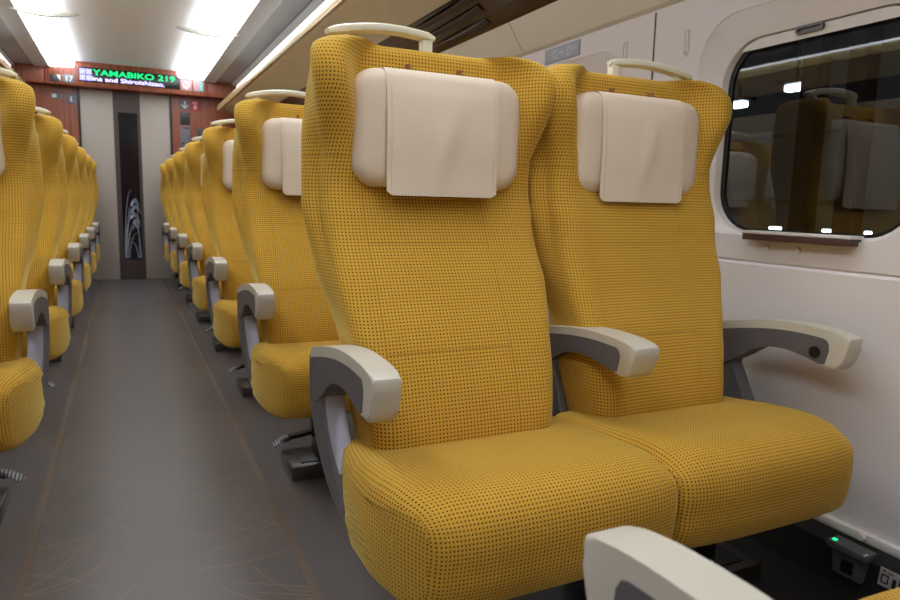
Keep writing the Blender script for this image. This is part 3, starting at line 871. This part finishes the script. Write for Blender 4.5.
def m_sos(r, off, a, b, c, d, Y):
    text('SOS', .030, (a+b)/2, d-.032, Y, M['signwhite'], 'lettering', r, off, bold=.0005, center=True)
    cx = (a+b)/2; shape(r, off, [disc(cx, c+.030, .018), [(cx-.006, c+.03), (cx+.006, c+.03), (cx+.004, c+.062), (cx-.004, c+.062)]], M['signwhite'], Y, 'hand')
sign('alarm_sign', .605, .698, 1.752, 1.850, M['signred'], WY, 'square red SOS alarm sign beside the white arrow', m_sos)
sign('call_panel', .502, .598, 1.600, 1.722, M['signdark'], WY, 'dark grey upright plate directly below the white arrow sign', lambda r, off, a, b, c, d, Y: shape(r, off, [disc((a+b)/2, (c+d)/2, .022)], M['leg'], Y, 'speaker_grille'), 'panel')
def m_notice(r, off, a, b, c, d, Y):
    shape(r, off, [disc(a+.018, d-.022, .011)], M['signred'], Y, 'red_mark')
    shape(r, off, [[(a+.03, d-.030), (b-.008, d-.030), (b-.008, d-.016), (a+.03, d-.016)], [(a+.015, c+.06), (a+.035, c+.06), (a+.035, c+.08), (a+.015, c+.08)], [(a+.055, c+.06), (a+.075, c+.06), (a+.075, c+.08), (a+.055, c+.08)]], M['signdark'], Y, 'print')
sign('notice', .502, .598, 1.340, 1.590, M['signgrey'], WY, 'tall grey notice with a red mark at the bottom of the column of signs', m_notice, 'notice')
sign('service_hatch', .670, .860, 1.455, 1.570, M['signdark'], WY, 'black rectangular plate on the wood wall right of the column of signs', lambda r, off, a, b, c, d, Y: shape(r, off, [[(a+.01, c+.012), (b-.01, c+.012), (b-.01, c+.016), (a+.01, c+.016)]], M['leg'], Y, 'edge_line'), 'panel')

# seat letters on the window wall
off = (1.438, 2.19, 1.436); r = empty('seat_number_plate', off)
link('sign_plate', bx(1.434, 1.4405, 2.085, 2.305, 1.405, 1.458, bev=.001), M['signblue'], r, off=off)
for s_, y in (('C', 2.24), ('D', 2.15)): text(s_, .046, y+.012, 1.414, 1.4335, M['signwhite'], 'letter', r, off, axis='x')
bm = bmesh.new(); box(bm, 1.4328, 1.434, 2.178, 2.208, 1.430, 1.436); box(bm, 1.4328, 1.434, 2.098, 2.128, 1.430, 1.436); link('small_print', bm, M['signwhite'], r, off=off, smooth=False)
tag(r, 'pale blue seat letter plate reading C D on the window wall', 'sign')

# outlet and sticker low on the window wall
off = (1.41, .88, .03); r = empty('power_outlet', off)
bm = bmesh.new(); extrude_yz(bm, [(.845, .040), (.912, .040), (.920, .102), (.838, .102)], 1.392, 1.420, bev=.003); link('outlet_body', bm, M['strut'], r, off=off)
bm = bmesh.new(); box(bm, 1.380, 1.424, .832, .926, .098, .116, bev=.004); link('hood', bm, M['panel'], r, off=off)
bm = bmesh.new(); box(bm, 1.389, 1.394, .864, .892, .052, .080, bev=.001); link('socket', bm, M['gasket'], r, off=off)
bm = bmesh.new(); box(bm, 1.388, 1.396, .908, .916, .1150, .1180); link('pilot_light', bm, M['ledtiny'], r, off=off, smooth=False)
bm = bmesh.new(); box(bm, 1.379, 1.394, .834, .838, .1150, .1172); link('hood_edge', bm, M['ceilstrip'], r, off=off, smooth=False)
r.location = (1.41, .900, .036)
tag(r, 'black power outlet with a green pilot light low beneath the window seat', 'outlet')
off = (1.405, .82, .05); r = empty('outlet_sticker', off)
bm = bmesh.new(); bm.faces.new([bm.verts.new(v) for v in ((1.4015, .798, .060), (1.4015, .840, .060), (1.4078, .840, .1), (1.4078, .798, .1))])
bmesh.ops.solidify(bm, geom=bm.faces[:], thickness=.001); link('sticker', bm, M['signwhite'], r, off=off, smooth=False)
bm = bmesh.new()
def sx(z): return 1.4015+(z-.06)*.1575-.0022
for y0, y1, za, zb in ((.826, .834, .093, .096), (.810, .822, .092, .094), (.818, .834, .084, .087), (.831, .834, .070, .087), (.818, .834, .068, .071), (.818, .821, .070, .087), (.802, .810, .066, .086)):
    bm.faces.new([bm.verts.new(v) for v in ((sx(za), y0, za), (sx(za), y1, za), (sx(zb), y1, zb), (sx(zb), y0, zb))])
bmesh.ops.solidify(bm, geom=bm.faces[:], thickness=.0006); link('print', bm, M['signdark'], r, off=off, smooth=False)
r.location.z += .005; r.location.y -= .006
tag(r, 'small white sticker with a computer drawing right of the power outlet', 'sticker')
# screw buttons
off = (1.423, .905, .140); o = empty('screw_cap', (1.423, .892, .142))
bm = bmesh.new(); cyl(bm, (1.4245, .905, .140), (1.416, .905, .140), .011, 20, .008); link('cap', bm, M['white'], o, off=off); tag(o, 'round white screw cap on the ledge above the power outlet', 'screw cap')
for y, z, t in ((1.225, .772, 'left'), (1.135, .772, 'right')):
    o = empty('wall_button', (1.438, y, z)); bm = bmesh.new(); cyl(bm, (1.4402, y, z), (1.434, y, z), .009, 18, .006); link('cap', bm, M['wall'], o, off=(1.438, y, z))
    tag(o, 'small round pale button under the window sill, the %s one of two' % t, 'screw cap', 'buttons under the sill')

# ------------------------------------------------------------------ outside, at night
bm = bmesh.new(); box(bm, 1.9, 9, -6, 14, -.35, -.15); struct(link('platform_ground', bm, M['outer'], smooth=False))
bm = bmesh.new(); box(bm, 7, 7.2, -6, 14, -.15, 2.6); box(bm, 6.9, 7, -6, 14, 1.75, 1.95); box(bm, 6.9, 7, -6, 14, 1.0, 1.1); struct(link('platform_wall', bm, M['outer'], smooth=False))
C0 = Vector((-.0562, 0, .8682))
for i, y in enumerate((3.12, 2.80)):
    bm = bmesh.new(); box(bm, 4.0, 4.12, y-.06, y+.06, -.15, 3); box(bm, 3.9, 4.2, y-.12, y+.12, -.15, .0); o = link('platform_column', bm, M['leg'], smooth=False)
    tag(o, ['dark platform column seen through the big window, left of two', 'dark platform column seen through the big window, right of two'][i], 'column', 'columns outside the window')
for i, (y, z, x, L) in enumerate(((3.92, 1.86, 4.9, .09), (4.49, 1.79, 4.9, .07))):
    o = empty('platform_lamp', (x, y, z)); bm = bmesh.new(); box(bm, x-.04, x+.04, y-L, y+L, z-.025, z+.025, bev=.01); link('tube', bm, M['outlamp'], o, off=(x, y, z))
    bm = bmesh.new(); box(bm, x-.08, x+.08, y-L-.04, y+L+.04, z+.025, z+.06); box(bm, x-.01, x+.01, y-.01, y+.01, z+.06, 3.0); link('lamp_housing', bm, M['leg'], o, off=(x, y, z), smooth=False)
    tag(o, ['brighter white lamp outside, seen through the big window', 'smaller white lamp outside, at the left edge of the big window'][i], 'lamp', 'lamps outside the window')
for i, (y, L) in enumerate(((4.0, .05), (3.76, .07), (3.53, .03), (3.34, .02), (3.2, .02))):
    bm = bmesh.new(); box(bm, 4.88, 4.92, y-L, y+L, .70, .735, bev=.006); o = empty('railing_light', (4.9, y, .70)); link('tube', bm, M['outlamp'], o, off=(4.9, y, .70))
    bm = bmesh.new(); box(bm, 4.89, 4.91, y-.012, y+.012, -.15, .70); link('post', bm, M['leg'], o, off=(4.9, y, .70), smooth=False)
    tag(o, 'small bright light outside along the lower edge of the big window', 'light', 'row of small lights outside the window')
bm = bmesh.new(); box(bm, 1.9, 9, -6, 14, 3.0, 3.1); cn = struct(link('platform_canopy', bm, M['outer'], smooth=False))
bm = bmesh.new()
for y in (-1, 1.5, 4, 6.5, 9): box(bm, 3.2, 3.35, y-.6, y+.6, 2.9, 2.96)
struct(link('canopy_fill_tubes', bm, M['outlamp'], cn, smooth=False))  # unseen tubes added above the view to brighten the platform outside

# ------------------------------------------------------------------ light, camera
w = bpy.data.worlds.new('night'); SC.world = w; w.use_nodes = True
w.node_tree.nodes['Background'].inputs[0].default_value = (.5, .6, .8, 1); w.node_tree.nodes['Background'].inputs[1].default_value = .01

q = dict(f=676.6459, pit=-.1428, yaw=.4486, rol=.0248)
c, s = math.cos(q['yaw']), math.sin(q['yaw']); fw = Vector((s, c, 0)); rt = Vector((c, -s, 0)); up = Vector((0, 0, 1))
cp, sp = math.cos(q['pit']), math.sin(q['pit']); f2 = fw*cp+up*sp; u2 = -fw*sp+up*cp
cr, sr = math.cos(q['rol']), math.sin(q['rol']); r3 = rt*cr+u2*sr; u3 = -rt*sr+u2*cr
cam = bpy.data.cameras.new('camera'); co = bpy.data.objects.new('camera', cam); COL.objects.link(co)
mw = Matrix((r3, u3, -f2)).transposed().to_4x4(); mw.translation = C0; co.matrix_world = mw
cam.sensor_width = 36; cam.lens = q['f']/900*36; cam.clip_start = .02
cam.dof.use_dof = True; cam.dof.focus_distance = 1.35; cam.dof.aperture_fstop = 7
SC.camera = co
SC.view_settings.view_transform = 'Standard'; SC.view_settings.look = 'None'; SC.view_settings.gamma = 1; SC.view_settings.exposure = -.20
SC.view_settings.use_curve_mapping = False
